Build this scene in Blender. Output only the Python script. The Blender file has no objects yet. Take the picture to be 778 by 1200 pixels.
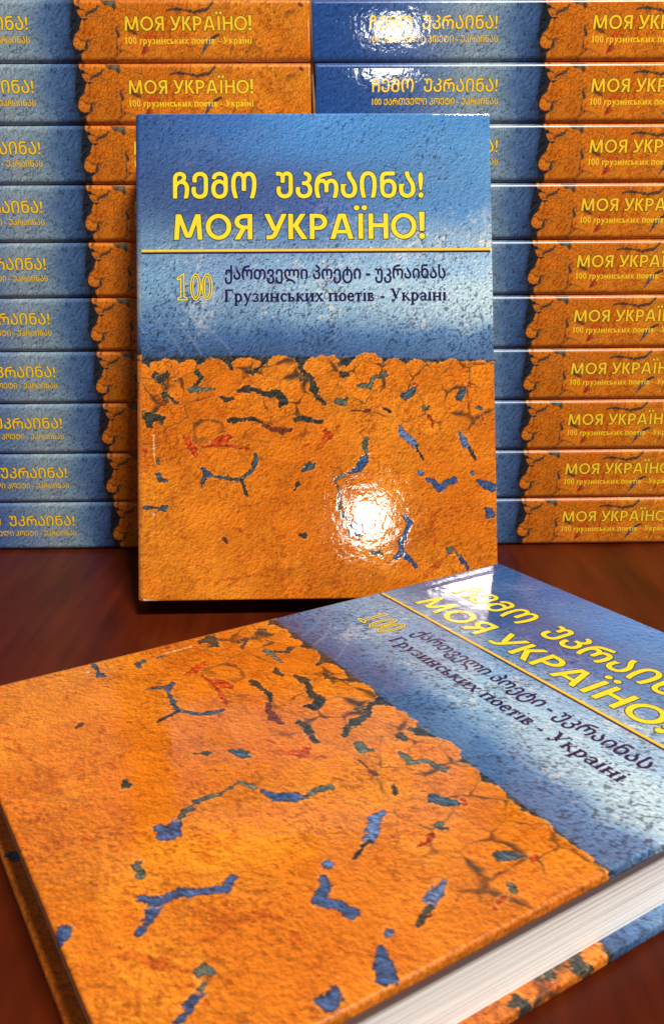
import bpy, math, random
import numpy as np
from mathutils import Matrix, Vector

# ------------------------------------------------------------------ camera, world, lamps, exposure
SC = bpy.context.scene
COL = SC.collection
MM = 0.001
CAM_H = 147.62; PITCH = 0.2877; ROLL = -0.0059; FPX = 1007.29
cam_d = bpy.data.cameras.new('camera'); cam = bpy.data.objects.new('camera', cam_d); COL.objects.link(cam)
cam_d.sensor_fit = 'VERTICAL'; cam_d.sensor_height = 36.0; cam_d.lens = FPX / 1200.0 * 36.0
cam_d.clip_start = 0.01; cam_d.clip_end = 50.0
fw = Vector((0, math.cos(PITCH), -math.sin(PITCH))); rt = Vector((1, 0, 0)); up = rt.cross(fw)
r2 = rt * math.cos(ROLL) + up * math.sin(ROLL); u2 = up * math.cos(ROLL) - rt * math.sin(ROLL)
M = Matrix((r2, u2, -fw)).transposed().to_4x4(); M.translation = Vector((0, 0, CAM_H * MM)); cam.matrix_world = M
cam_d.dof.use_dof = True; cam_d.dof.focus_distance = 0.372; cam_d.dof.aperture_fstop = 42.0
SC.camera = cam
w = bpy.data.worlds.new("World"); SC.world = w; w.use_nodes = True
bg = w.node_tree.nodes['Background']; bg.inputs[0].default_value = (1.0, 0.9, 0.8, 1); bg.inputs[1].default_value = 0.085

def area(name, loc, target, sx, sy, power, color):
    d = bpy.data.lights.new(name, 'AREA'); d.shape = 'RECTANGLE'; d.size = sx; d.size_y = sy; d.energy = power; d.color = color
    o = bpy.data.objects.new(name, d); COL.objects.link(o); o.location = loc
    o.rotation_euler = (Vector(target) - Vector(loc)).to_track_quat('-Z', 'Y').to_euler(); return o
area('front_lamp', (0.175, -1.50, 0.690), (0.0, 0.36, 0.12), 0.105, 0.115, 1.35, (1.0, 0.96, 0.90))
area('ceiling_lamp', (0.52, -0.69, 1.72), (0.05, 0.32, 0.06), 0.36, 0.14, 58.0, (1.0, 0.97, 0.92))
SC.view_settings.view_transform = 'Standard'; SC.view_settings.look = 'None'
SC.view_settings.exposure = 0.0; SC.view_settings.gamma = 1.0; SC.view_settings.use_curve_mapping = False
SC.cycles.max_bounces = 8; SC.cycles.glossy_bounces = 6; SC.cycles.blur_glossy = 0.0

# ------------------------------------------------------------------ measures (mm)
W, H, T = 153.5, 210.0, 25.86          # hardback: width, height, thickness
BOARD = 3.0; RS = 2.4; RE = 0.8; BULGE = 0.15

CRACKS = [
    ('K', [(7.9, 113.6, 1.37), (10.5, 115.0, 2.2), (13.2, 113.1, 0.88)]),
    ('K', [(10.5, 115.0, 1.65), (11.6, 117.4, 0.55)]),
    ('K', [(25.9, 112.7, 1.21), (27.7, 114.6, 0.99), (24.9, 118.1, 0.44)]),
    ('G', [(23.6, 120.2, 1.21), (27.0, 119.5, 0.77), (31.2, 120.0, 0.33), (33.4, 119.6, 0.22)]),
    ('K', [(12.1, 122.0, 1.21), (13.7, 122.3, 0.66), (15.8, 124.7, 0.66), (17.4, 125.4, 0.33)]),
    ('K', [(35.5, 123.1, 0.55), (38.2, 124.2, 0.88), (41.4, 123.9, 0.44)]),
    ('K', [(43.5, 120.5, 0.77), (47.8, 119.8, 1.43), (51.6, 120.6, 0.77), (55.9, 122.3, 0.99), (60.2, 121.8, 1.65), (62.9, 125.1, 1.54), (61.3, 126.9, 0.77)]),
    ('K', [(39.8, 133.4, 1.21), (44.1, 132.9, 0.99), (48.9, 132.8, 0.55), (52.6, 133.9, 0.44), (54.2, 135.2, 0.55)]),
    ('M', [(54.2, 135.2, 0.44), (58.0, 137.4, 0.66), (62.3, 138.0, 1.1), (66.1, 137.6, 0.55)]),
    ('K', [(67.5, 133.0, 0.77), (71.0, 132.4, 0.77), (74.7, 133.6, 0.99), (78.5, 134.0, 0.66)]),
    ('K', [(3.1, 130.4, 1.54), (6.3, 132.3, 1.32), (9.5, 131.5, 1.43), (11.1, 134.0, 0.66)]),
    ('K', [(1.6, 129.6, 0.44), (3.1, 130.4, 0.88)]),
    ('R', [(20.1, 140.2, 0.55), (22.7, 143.3, 0.99), (24.3, 146.0, 1.43), (25.4, 148.2, 0.55)]),
    ('R', [(30.2, 144.0, 0.33), (33.4, 142.4, 1.21), (37.1, 141.2, 1.65), (39.8, 140.4, 0.88)]),
    ('R', [(28.0, 144.5, 0.44), (33.4, 144.0, 0.33), (41.9, 144.5, 0.22), (48.3, 145.9, 0.33)]),
    ('T', [(50.4, 148.1, 0.33), (50.6, 150.8, 1.21), (48.8, 154.5, 0.44), (45.6, 157.6, 0.44), (42.9, 158.9, 0.66), (38.7, 158.0, 0.44), (33.3, 157.2, 0.44), (30.7, 156.5, 0.66)]),
    ('D', [(31.2, 156.8, 0.77), (29.1, 156.0, 1.32), (28.0, 154.1, 0.55)]),
    ('T', [(29.3, 156.2, 0.77), (28.0, 159.4, 0.44), (27.6, 161.6, 0.33)]),
    ('K', [(44.5, 159.2, 0.44), (45.6, 161.9, 0.33), (46.1, 164.6, 0.44), (47.2, 165.7, 0.22)]),
    ('T', [(9.0, 156.4, 0.88), (9.5, 158.0, 0.77)]),
    ('T', [(9.5, 158.5, 0.55), (13.2, 158.6, 0.33)]),
    ('R', [(1.1, 145.9, 0.66), (4.2, 146.4, 0.44)]),
    ('G', [(72.2, 153.0, 0.77), (74.1, 151.7, 0.88)]),
    ('K', [(70.0, 111.1, 0.66), (72.1, 113.3, 0.77), (74.8, 115.5, 0.66), (75.9, 120.4, 1.43), (77.5, 124.2, 0.77), (80.2, 126.4, 0.66)]),
    ('K', [(47.1, 112.4, 0.33), (49.5, 113.0, 0.27), (53.8, 109.3, 0.77), (54.6, 107.1, 1.1)]),
    ('K', [(39.8, 109.1, 0.55), (40.7, 111.3, 0.44), (38.7, 106.9, 0.88)]),
    ('K', [(87.3, 109.6, 0.99), (89.5, 108.0, 1.21)]),
    ('K', [(87.8, 113.8, 1.21), (90.0, 114.0, 0.66)]),
    ('G', [(85.6, 125.7, 0.99), (88.3, 126.0, 1.1), (89.9, 124.3, 0.33)]),
    ('G', [(94.3, 118.6, 0.33), (97.1, 118.5, 0.88), (99.8, 119.6, 0.55), (101.5, 115.0, 0.44), (104.2, 114.7, 0.99), (106.4, 113.6, 0.99)]),
    ('K', [(105.2, 128.6, 0.44), (107.4, 129.7, 0.66), (108.5, 130.4, 0.33)]),
    ('T', [(114.6, 123.9, 1.43), (116.8, 122.5, 1.43), (119.0, 119.8, 0.44)]),
    ('R', [(117.9, 117.6, 0.33), (120.1, 118.7, 0.33)]),
    ('T', [(138.3, 124.4, 1.43), (139.2, 122.3, 1.21), (140.6, 120.1, 0.33)]),
    ('R', [(141.7, 117.9, 0.33), (142.8, 119.6, 0.33)]),
    ('G', [(123.3, 128.6, 0.66), (124.8, 128.6, 0.44)]),
    ('R', [(125.0, 132.5, 0.44), (126.3, 134.7, 0.44), (126.2, 137.4, 0.22)]),
    ('G', [(146.1, 128.9, 0.66), (147.2, 129.0, 0.44)]),
    ('R', [(147.7, 132.5, 0.44), (148.8, 135.6, 0.27)]),
    ('B', [(112.3, 136.1, 0.33), (113.3, 139.9, 1.1), (116.6, 142.2, 1.32), (118.8, 144.9, 1.1)]),
    ('K', [(119.3, 145.5, 0.44), (120.6, 147.7, 0.33), (122.0, 151.0, 0.33)]),
    ('B', [(137.6, 139.2, 0.44), (139.0, 142.0, 1.1), (141.4, 145.3, 1.1)]),
    ('K', [(142.0, 145.9, 0.44), (143.1, 148.6, 0.44), (144.4, 151.1, 0.33)]),
    ('B', [(120.9, 156.4, 0.99), (121.7, 157.0, 0.55)]),
    ('D', [(123.6, 159.4, 0.55), (125.8, 160.5, 1.21), (129.1, 163.1, 1.43), (131.9, 161.0, 0.88), (135.2, 160.0, 1.21)]),
    ('B', [(143.3, 156.8, 0.99), (143.7, 157.4, 0.44)]),
    ('D', [(145.7, 160.2, 0.55), (147.9, 161.5, 1.21), (151.2, 163.6, 1.43), (152.4, 161.9, 0.77)]),
    ('B', [(98.0, 143.5, 0.88), (97.4, 145.1, 0.44)]),
    ('D', [(97.9, 148.9, 0.55), (96.8, 150.7, 1.54), (94.6, 153.7, 0.66)]),
    ('R', [(80.6, 138.3, 1.21), (82.0, 140.5, 1.43), (80.0, 142.6, 0.55)]),
    ('K', [(76.3, 133.9, 0.99), (78.4, 134.5, 0.55)]),
    ('M', [(91.0, 129.6, 0.33), (99.2, 129.7, 0.27)]),
    ('D', [(114.1, 175.0, 0.77), (116.0, 178.5, 0.99), (114.1, 182.0, 0.77), (112.4, 186.3, 0.99), (111.8, 190.6, 1.1), (114.5, 192.3, 0.99), (117.3, 195.1, 0.66), (118.3, 196.7, 0.27)]),
    ('D', [(111.8, 191.2, 1.1), (109.9, 192.7, 0.66)]),
    ('D', [(151.1, 172.6, 0.66), (150.5, 174.7, 0.77), (152.2, 176.4, 0.44)]),
    ('D', [(137.1, 192.4, 0.49), (138.7, 195.1, 0.77), (140.3, 197.3, 0.44)]),
    ('G', [(135.2, 190.7, 0.33), (136.5, 191.8, 0.44)]),
    ('m', [(121.6, 200.6, 0.44), (124.3, 198.5, 0.55), (128.8, 195.4, 0.38), (132.1, 191.7, 0.49), (134.9, 190.1, 0.27)]),
    ('T', [(0.1, 170.1, 0.77), (4.3, 170.4, 0.77), (6.9, 170.2, 0.33), (8.8, 170.5, 0.44), (11.1, 170.5, 1.1), (12.7, 170.0, 0.27)]),
    ('K', [(69.1, 182.6, 0.71), (70.7, 182.8, 1.21)]),
    ('M', [(36.5, 183.4, 0.55), (37.8, 185.2, 0.33)]),
    ('m', [(33.3, 203.0, 0.44), (35.4, 201.4, 0.33), (47.1, 199.6, 0.27)]),
    ('m', [(38.6, 204.2, 0.33), (41.8, 202.1, 0.27)]),
    ('m', [(53.6, 184.3, 0.44), (54.1, 185.6, 0.27)]),
    ('m', [(58.9, 183.4, 0.27), (62.1, 183.2, 0.22)]),
    ('m', [(40.8, 179.2, 0.38), (43.9, 180.3, 0.33)]),
    ('m', [(6.8, 118.4, 0.27), (8.9, 122.7, 0.33), (12.1, 126.5, 0.27)]),
    ('m', [(70.9, 144.7, 0.27), (73.1, 143.9, 0.27)]),
    ('L', [(7.2, 139.3, 0.27), (7.3, 145.2, 0.38), (7.5, 149.4, 0.22)]),
    ('D', [(90.5, 182.1, 0.79), (93.7, 180.7, 2.38), (90.3, 177.7, 0.95)]),
    ('G', [(89.5, 176.8, 0.63), (85.7, 170.6, 0.63), (86.1, 164.9, 0.48), (84.5, 159.3, 0.32), (89.1, 156.7, 0.63)]),
    ('D', [(90.5, 156.2, 0.63), (94.2, 154.4, 1.27), (97.0, 151.0, 1.75), (98.0, 148.4, 0.63)]),
    ('G', [(98.0, 148.4, 0.56), (97.2, 144.8, 0.63), (97.7, 141.9, 0.95)]),
    ('m', [(126.8, 187.4, 0.48), (124.8, 180.9, 0.71), (126.0, 175.6, 0.71), (129.5, 172.4, 0.32)]),
    ('T', [(70.9, 154.7, 0.63), (74.2, 153.0, 1.43)]),
    ('m', [(77.9, 144.3, 1.11), (82.0, 139.9, 1.11), (86.0, 136.7, 0.63)]),
    ('D', [(110.3, 208.4, 1.27), (111.8, 209.3, 1.43)]),
    ('G', [(99.7, 190.2, 0.79), (103.2, 191.2, 1.11)]),
    ('m', [(127.3, 194.9, 0.63), (127.0, 197.3, 0.79)]),
    ('G', [(133.0, 190.1, 1.27), (133.9, 189.2, 0.79)]),
    ('K', [(67.2, 163.3, 0.4), (68.4, 160.6, 0.79)]),
    ('D', [(150.1, 175.5, 1.43), (151.1, 174.8, 1.43), (149.6, 172.7, 0.95)]),
    ('m', [(134.4, 172.1, 0.56), (137.3, 172.8, 0.4)]),
    ('G', [(9.1, 151.1, 0.79), (9.0, 150.0, 0.79)]),
    ('K', [(5.4, 134.4, 1.43), (5.4, 131.1, 1.75), (11.2, 132.0, 0.63)]),
    ('m', [(85.1, 196.6, 0.56), (86.9, 196.6, 0.4)]),
]
LUMPS = [(2.6, 115.4, 6.8), (-1.6, 116.2, 6.6), (11.6, 112.6, 6.3), (22.2, 113.2, 5.7), (32.9, 113.0, 6.8), (37.7, 116.6, 6.6), (46.2, 113.0, 6.6), (43.0, 113.5, 5.5), (50.5, 113.6, 6.0), (62.4, 114.2, 8.6), (80.3, 114.7, 9.3), (81.8, 113.4, 7.9), (98.2, 113.8, 8.8), (109.7, 114.0, 6.6), (119.6, 114.3, 6.9), (126.2, 115.5, 6.6), (134.0, 115.8, 7.9), (141.8, 114.6, 6.0), (146.8, 114.7, 6.8), (153.5, 114.7, 6.8)]

# ------------------------------------------------------------------ helpers
def lin(c):
    c = np.asarray(c, float) / 255.0
    return np.where(c <= 0.04045, c / 12.92, ((c + 0.055) / 1.055) ** 2.4)
def tag(o, label, cat, group=None, kind=None):
    o['label'] = label; o['category'] = cat
    if group: o['group'] = group
    if kind: o['kind'] = kind
    return o
def link(name, mesh, parent=None):
    o = bpy.data.objects.new(name, mesh); COL.objects.link(o)
    if parent: o.parent = parent
    return o
def empty(name, loc=(0, 0, 0)):
    o = bpy.data.objects.new(name, None); COL.objects.link(o); o.location = loc; o.empty_display_size = 0.02
    return o
def mesh_np(name, co, faces, mats, smooth=True, fmat=None):
    """co (n,3) in mm, faces = list of lists or an (m,4) array"""
    me = bpy.data.meshes.new(name)
    if isinstance(faces, np.ndarray):
        n, k = faces.shape
        me.vertices.add(len(co)); me.vertices.foreach_set('co', (np.asarray(co) * MM).astype(np.float32).ravel())
        me.loops.add(n * k); me.loops.foreach_set('vertex_index', faces.astype(np.int32).ravel())
        me.polygons.add(n); me.polygons.foreach_set('loop_start', np.arange(0, n * k, k, dtype=np.int32))
        me.update(calc_edges=True)
    else:
        me.from_pydata([tuple(v) for v in np.asarray(co) * MM], [], [list(f) for f in faces]); me.update()
    for m in mats: me.materials.append(m)
    me.polygons.foreach_set('use_smooth', np.full(len(me.polygons), smooth))
    if fmat is not None: me.polygons.foreach_set('material_index', np.asarray(fmat, np.int32))
    return me

# smooth lattice noise, coordinates in any unit
def vn(x, y, seed):
    R = np.random.RandomState(seed).rand(256, 256)
    xi = np.floor(x).astype(int); yi = np.floor(y).astype(int); fx = x - xi; fy = y - yi
    fx = fx * fx * fx * (fx * (fx * 6 - 15) + 10); fy = fy * fy * fy * (fy * (fy * 6 - 15) + 10)
    g = lambda a, b: R[a & 255, b & 255]
    return (g(xi, yi) * (1 - fx) * (1 - fy) + g(xi + 1, yi) * fx * (1 - fy) + g(xi, yi + 1) * (1 - fx) * fy + g(xi + 1, yi + 1) * fx * fy)
def fbm(x, y, cell, seed, octv=4, gain=0.5):
    s = 0.0; a = 1.0; t = 0.0
    for k in range(octv):
        c = math.cos(0.6 * k); d = math.sin(0.6 * k); q = 2.0 ** k / cell
        s = s + a * vn((x * c - y * d) * q + 17.3 * k, (x * d + y * c) * q + 9.1 * k, seed + k); t += a; a *= gain
    return s / t - 0.5
def sstep(a, b, x):
    t = np.clip((x - a) / (b - a), 0, 1); return t * t * (3 - 2 * t)
def mix(a, b, m):
    return a * (1 - m[..., None]) + b * m[..., None]
def seg_mask(X, Y, pts, soft, rag):
    """1 inside the ragged stroke through pts (x, y, radius)"""
    best = np.full(X.shape, -9.0)
    for i in range(max(1, len(pts) - 1)):
        a = pts[i]; b = pts[min(i + 1, len(pts) - 1)]
        dx, dy = b[0] - a[0], b[1] - a[1]; L2 = dx * dx + dy * dy + 1e-6
        t = np.clip(((X - a[0]) * dx + (Y - a[1]) * dy) / L2, 0, 1)
        d = np.hypot(X - a[0] - t * dx, Y - a[1] - t * dy)
        best = np.maximum(best, a[2] + (b[2] - a[2]) * t - d)
    return best + rag
CR_COL = {'K': (58, 58, 50), 'G': (92, 98, 84), 'T': (64, 82, 92), 'B': (92, 112, 152), 'D': (60, 82, 122), 'R': (188, 66, 24),
          'M': (112, 52, 34), 'm': (172, 72, 18), 'L': (240, 190, 130), 'W': (232, 226, 216)}
CRACKS += [('W', [(2.5, 209.6, 0.5), (8.5, 210.0, 0.35)]), ('W', [(151.5, 0.2, 0.3), (153.2, 1.2, 0.3)]), ('W', [(153.2, 208.2, 0.35), (152.2, 209.8, 0.3)]), ('W', [(6.0, 172.4, 0.4), (7.0, 172.9, 0.5)])]

def plaster(X, Y, seed):
    """height of the photographed plaster that is printed on the cover"""
    wx = X + 1.0 * fbm(X, Y, 2.6, seed + 50, 2); wy = Y + 1.0 * fbm(X, Y, 2.6, seed + 60, 2)
    return fbm(wx + 0.25 * wy, wy * 1.1, 1.5, seed, 3, 0.62) + 0.35 * fbm(X, Y, 6.0, seed + 9, 2)
def emboss(X, Y, seed):
    """the picture is a photograph of rough plaster: its relief shading, lit from one side, put into the colour"""
    return np.clip(5.0 * (plaster(X + 0.17, Y + 0.22, seed) - plaster(X - 0.17, Y - 0.22, seed)), -1.8, 1.8)
GRID_V = np.array([0, .07, .14, .20, .26, .32, .37, .42, .46, .50])
GRID_C = np.array([
 [(58, 80, 126), (66, 100, 156), (84, 131, 187), (82, 128, 178), (80, 125, 175)],
 [(62, 84, 130), (70, 101, 152), (82, 127, 178), (88, 128, 174), (95, 138, 180)],
 [(62, 80, 120), (70, 84, 126), (80, 95, 140), (92, 120, 160), (98, 136, 176)],
 [(74, 92, 128), (68, 80, 124), (76, 92, 144), (96, 128, 170), (94, 134, 178)],
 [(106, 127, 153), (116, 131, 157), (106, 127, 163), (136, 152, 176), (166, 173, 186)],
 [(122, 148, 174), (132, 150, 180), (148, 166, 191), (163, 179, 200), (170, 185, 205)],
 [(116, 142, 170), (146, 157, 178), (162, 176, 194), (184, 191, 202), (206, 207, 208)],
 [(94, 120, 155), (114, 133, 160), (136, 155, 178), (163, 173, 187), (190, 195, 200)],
 [(76, 100, 138), (75, 98, 138), (82, 107, 148), (92, 117, 155), (102, 125, 160)],
 [(62, 79, 112), (61, 79, 112), (66, 86, 122), (75, 95, 130), (81, 100, 134)]], float)
def orange_print(X, Y, e, h, seed):
    big = fbm(X, Y, 34, seed + 3, 3); mid = fbm(X, Y, 7, seed + 4, 3)
    base = np.empty(X.shape + (3,)); base[:] = lin((212, 112, 22))
    base = mix(base, np.broadcast_to(lin((228, 135, 34)), base.shape), np.clip(0.5 + 2.2 * big + 0.9 * mid, 0, 1))
    base = mix(base, np.broadcast_to(lin((176, 74, 12)), base.shape), 0.42 * sstep(0.02, 0.32, mid - 0.35 * h))
    pit = sstep(0.12, 0.25, fbm(X + 0.4 * Y, Y, 1.0, seed + 7, 3) * (0.8 + 1.8 * fbm(X, Y, 12, seed + 8, 2)))
    base = mix(base, np.broadcast_to(lin((120, 46, 12)), base.shape), 0.55 * pit)
    crust = sstep(0.10, 0.20, fbm(X - 0.3 * Y, Y, 0.75, seed + 13, 2)) * sstep(-0.15, 0.15, fbm(X, Y, 9, seed + 14, 2)); base = mix(base, np.broadcast_to(lin((138, 56, 12)), base.shape), 0.42 * crust)
    return base * np.clip(1 + 0.17 * e, 0.45, 1.5)[..., None], h - 0.8 * pit
def clumps(X, Y, cell, seed, x1, y1):
    """distances to the two nearest clump centres and a tone per clump"""
    R = np.random.RandomState(seed); f1 = np.full(X.shape, 99.0); f2 = f1.copy(); tone = np.zeros(X.shape)
    wx = X + 3.2 * fbm(X, Y, 6, seed + 1, 3); wy = Y + 3.2 * fbm(X, Y, 6, seed + 2, 3)
    for b in np.arange(-cell, y1 + cell, cell * 0.8):
        for a in np.arange(-cell, x1 + cell, cell):
            px, py, tn = a + R.rand() * cell * 0.9, b + R.rand() * cell * 0.7, R.rand()
            d = np.hypot(wx - px, (wy - py) * 1.15); near = d < f1
            f2 = np.where(near, f1, np.minimum(f2, d)); tone = np.where(near, tn, tone); f1 = np.where(near, d, f1)
    return f1, f2, tone
def clump_paint(org, rel, X, Y, band, cell, seed, x1, y1):
    """thick overlapping clumps of orange paint: broken dark seams between them, a highlight lip and dome shading put into the colour, a tone of their own"""
    f1, f2, tone = clumps(X, Y, cell, seed, x1, y1); g = f2 - f1; brk = fbm(X, Y, 6.5, seed + 5, 3)
    org = org * ((0.90 + 0.20 * tone) * (1.0 - 0.10 * band * (1 - sstep(0.0, 3.5, g))))[..., None]
    wd = (0.40 + 1.5 * sstep(0.02, 0.30, brk)) * (0.75 + 0.55 * band); on = (0.38 + 0.62 * sstep(-0.14, 0.06, brk)) * band
    seam = np.exp(-(g / wd) ** 2) * on
    lip = np.exp(-((g - 1.7 * wd) / 0.5) ** 2) * on
    org = mix(org, np.broadcast_to(lin((236, 156, 66)), org.shape), 0.30 * lip)
    org = mix(org, np.broadcast_to(lin((74, 36, 16)), org.shape), 0.80 * seam)
    deep = np.exp(-(g / (0.75 * wd)) ** 2) * sstep(0.12, 0.24, brk) * band
    return mix(org, np.broadcast_to(lin((58, 58, 48)), org.shape), 0.85 * deep), rel - 0.8 * seam - 0.8 * deep
def cover_print(X, Y):
    """front cover picture: X from the spine, Y down from the head, mm -> linear colour, relief"""
    h = plaster(X, Y, 11); e = emboss(X, Y, 11)
    # blue plaster
    wx = np.clip((X + 9 * fbm(X, Y, 16, 71, 4, 0.6)) / W, 0, 1) * 4; wy = np.clip((Y + 9 * fbm(X, Y, 14, 81, 4, 0.6)) / H, 0, 0.4999)
    i = np.clip(np.floor(wx).astype(int), 0, 3); fx = wx - i
    j = np.clip(np.searchsorted(GRID_V, wy, side='right') - 1, 0, len(GRID_V) - 2); fy = (wy - GRID_V[j]) / (GRID_V[j + 1] - GRID_V[j])
    L = lin(np.clip(GRID_C * np.array((0.94, 1.05, 1.08)), 0, 255))
    blue = mix(mix(L[j, i], L[j, i + 1], fx), mix(L[j + 1, i], L[j + 1, i + 1], fx), fy)
    vy = Y / H
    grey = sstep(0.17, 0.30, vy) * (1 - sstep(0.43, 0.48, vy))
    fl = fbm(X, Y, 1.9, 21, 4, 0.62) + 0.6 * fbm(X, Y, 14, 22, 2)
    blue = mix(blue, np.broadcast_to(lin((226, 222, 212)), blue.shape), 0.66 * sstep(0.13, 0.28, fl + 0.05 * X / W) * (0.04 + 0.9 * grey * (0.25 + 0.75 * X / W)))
    sp = fbm(X + 0.3 * Y, Y * 0.85, 0.8, 23, 3); dens = 0.09 * sstep(0.22, 0.42, vy) - 0.035 + 0.02 * X / W
    pit = sstep(0.19, 0.25, sp + dens + 0.22 * fbm(X, Y, 16, 24, 2))
    blue = mix(blue, np.broadcast_to(lin((34, 46, 72)), blue.shape), 0.72 * pit)
    blue = blue * np.clip(1 + 0.15 * e, 0.4, 1.7)[..., None]
    relb = h - 1.0 * pit
    # sweeping trowel scratches at the left
    for cx, cy, R in ((-14, 118, 36), (-6, 122, 38), (8, 124, 38)):
        d = np.abs(np.hypot(X - cx, Y - cy) - R + 0.4 * fbm(X, Y, 5, 25, 2)); on = (Y > 90) & (Y < 105) & (X > 2) & (X < 48)
        k = np.exp(-(d / 0.3) ** 2) * on; blue = mix(blue, np.broadcast_to(lin((150, 165, 185)), blue.shape), 0.28 * k)
    # orange plaster made of lumps, a dark gap between it and the blue
    org, relo = orange_print(X, Y, e, h, 31)
    org, relo = clump_paint(org, relo, X, Y, 1.0 - 0.90 * sstep(126, 150, Y), 12.0, 201, W, H)
    rag = 1.5 * fbm(X, Y, 2.2, 41, 4, 0.7)
    inside = np.full(X.shape, -99.0); second = inside.copy()
    lx = X + 3.4 * fbm(X, Y, 7, 42, 3); ly = Y + 2.6 * fbm(X, Y, 6, 43, 3)
    for cx, cy, r in LUMPS:
        d = r - np.hypot(lx - cx, ly - cy); second = np.maximum(second, np.minimum(inside, d)); inside = np.maximum(inside, d)
    inside = np.maximum(inside, (Y - 116.5) * 0.9)
    seam = np.exp(-((inside - second) / 0.45) ** 2) * (inside < 7) * (Y < 118)
    org = mix(org, np.broadcast_to(lin((150, 62, 14)), org.shape), 0.35 * seam)
    mo = sstep(-0.10, 0.22, inside + 1.3 * rag)
    gap = np.empty(X.shape + (3,)); gap[:] = lin((52, 54, 52))
    gap = gap * np.clip(1 + 0.6 * e + 1.6 * fbm(X, Y, 1.5, 44, 3), 0.3, 2.2)[..., None]
    by = 105.3 + np.clip((X - 60) / 90, 0, 1) * 2.6
    mb = sstep(-0.25, 0.25, by + 1.4 * rag + 0.3 - Y)
    col = mix(gap, blue, mb); rel = (h * 0.5 - 1.6) * (1 - mb) + relb * mb
    edge = np.exp(-((inside + 1.3 * rag - 0.25) / 0.25) ** 2)
    org = mix(org, np.broadcast_to(lin((238, 160, 76)), org.shape), 0.5 * edge)
    col = mix(col, org, mo); rel = rel * (1 - mo) + relo * mo
    # large soft plaster folds of the lower half
    fold = fbm(X, Y, 22, 46, 3); ln = np.exp(-(np.abs(fold - 0.05) / 0.008) ** 2) * (Y > 122) * sstep(0.0, 0.15, fbm(X, Y, 20, 47, 2))
    col = mix(col, np.broadcast_to(lin((168, 70, 14)), col.shape), 0.5 * ln)
    crag = 1.9 * fbm(X, Y, 2.4, 48, 4, 0.72) + 1.1 * fbm(X, Y, 0.9, 148, 2)
    for code, pts in CRACKS:
        x0 = min(p[0] - p[2] for p in pts) - 2; x1 = max(p[0] + p[2] for p in pts) + 2
        y0 = min(p[1] - p[2] for p in pts) - 2; y1 = max(p[1] + p[2] for p in pts) + 2
        js = np.where((Y[:, 0] >= y0) & (Y[:, 0] <= y1))[0]; is_ = np.where((X[0] >= x0) & (X[0] <= x1))[0]
        if len(js) < 2 or len(is_) < 2: continue
        sl = (slice(js[0], js[-1] + 1), slice(is_[0], is_[-1] + 1))
        d = seg_mask(X[sl], Y[sl], pts, 0.2, crag[sl] * (0.3 if code in 'LW' else 1.0) + (0.0 if code in 'LW' else 0.30))
        m = sstep(-0.08, 0.12, d)
        c = np.empty(m.shape + (3,)); c[:] = lin(CR_COL[code])
        c = c * np.clip(1 + 0.45 * e[sl] + 1.2 * fbm(X[sl], Y[sl], 1.6, 49, 3), 0.45, 1.9)[..., None]
        if code in 'mW': m = m * (0.6 if code == 'm' else 0.8)
        if code not in 'mLW':
            rim = np.exp(-((d - 0.16) / 0.22) ** 2)                      # rim shadow and pale lip of the printed crack, put into the colour
            c = mix(c, np.broadcast_to(lin((34, 28, 26) if code != 'R' else (120, 34, 14)), c.shape), 0.85 * rim)
            lip = np.exp(-((d + 0.26) / 0.18) ** 2) * sstep(-0.4, 0.4, fbm(X[sl], Y[sl], 3, 51, 2) * 3)
            col[sl] = mix(col[sl], np.broadcast_to(lin((240, 165, 84)), c.shape), 0.45 * lip * (1 - m))
        col[sl] = mix(col[sl], c, m); rel[sl] = rel[sl] - (1.6 * m if code not in 'mLW' else 0.3 * m)
    return np.clip(col, 0, 1), rel

def spt(p, ox=0):                                                      # photo tracing -> mm along the spine and down it
    return [((x / 3.89 + ox - 86.5) / 2.6 + 104.0, (y / 3.89 - 3.5) / 2.70, r / 20.2) for x, y, r in p]
SP_CR = [('K', spt([(400, 85, 10), (440, 70, 14), (450, 55, 6)])), ('K', spt([(465, 25, 10), (490, 40, 18), (520, 35, 18), (525, 60, 12)])),
 ('G', spt([(500, 45, 8), (515, 40, 8)])), ('K', spt([(528, 140, 8), (535, 170, 12), (535, 185, 6)])), ('K', spt([(395, 195, 8), (385, 230, 8)])),
 ('R', spt([(690, 170, 14), (650, 200, 12), (660, 235, 22), (640, 260, 14)])), ('M', spt([(655, 215, 10), (650, 245, 10)])),
 ('K', spt([(60, 72, 4), (110, 65, 5), (180, 80, 8), (240, 70, 14), (265, 45, 10), (270, 30, 6)], 180)),
 ('T', spt([(213, 255, 8), (235, 215, 18), (262, 190, 8)], 180)), ('K', spt([(262, 190, 8), (292, 175, 8)], 180)),
 ('M', spt([(660, 45, 10), (672, 52, 6)], 180)), ('m', spt([(470, 65, 6), (490, 70, 4)], 180)), ('m', spt([(545, 210, 5), (530, 250, 5)], 0))]
SPB_S = np.array([0, 20, 45, 60, 70, 84, 92, 99, 104, 110])
SPB_C = np.array([(38, 76, 140), (44, 80, 142), (74, 100, 152), (108, 131, 160), (136, 152, 164), (120, 143, 160), (78, 107, 146), (56, 82, 124), (36, 48, 70), (28, 36, 52)], float)
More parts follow.
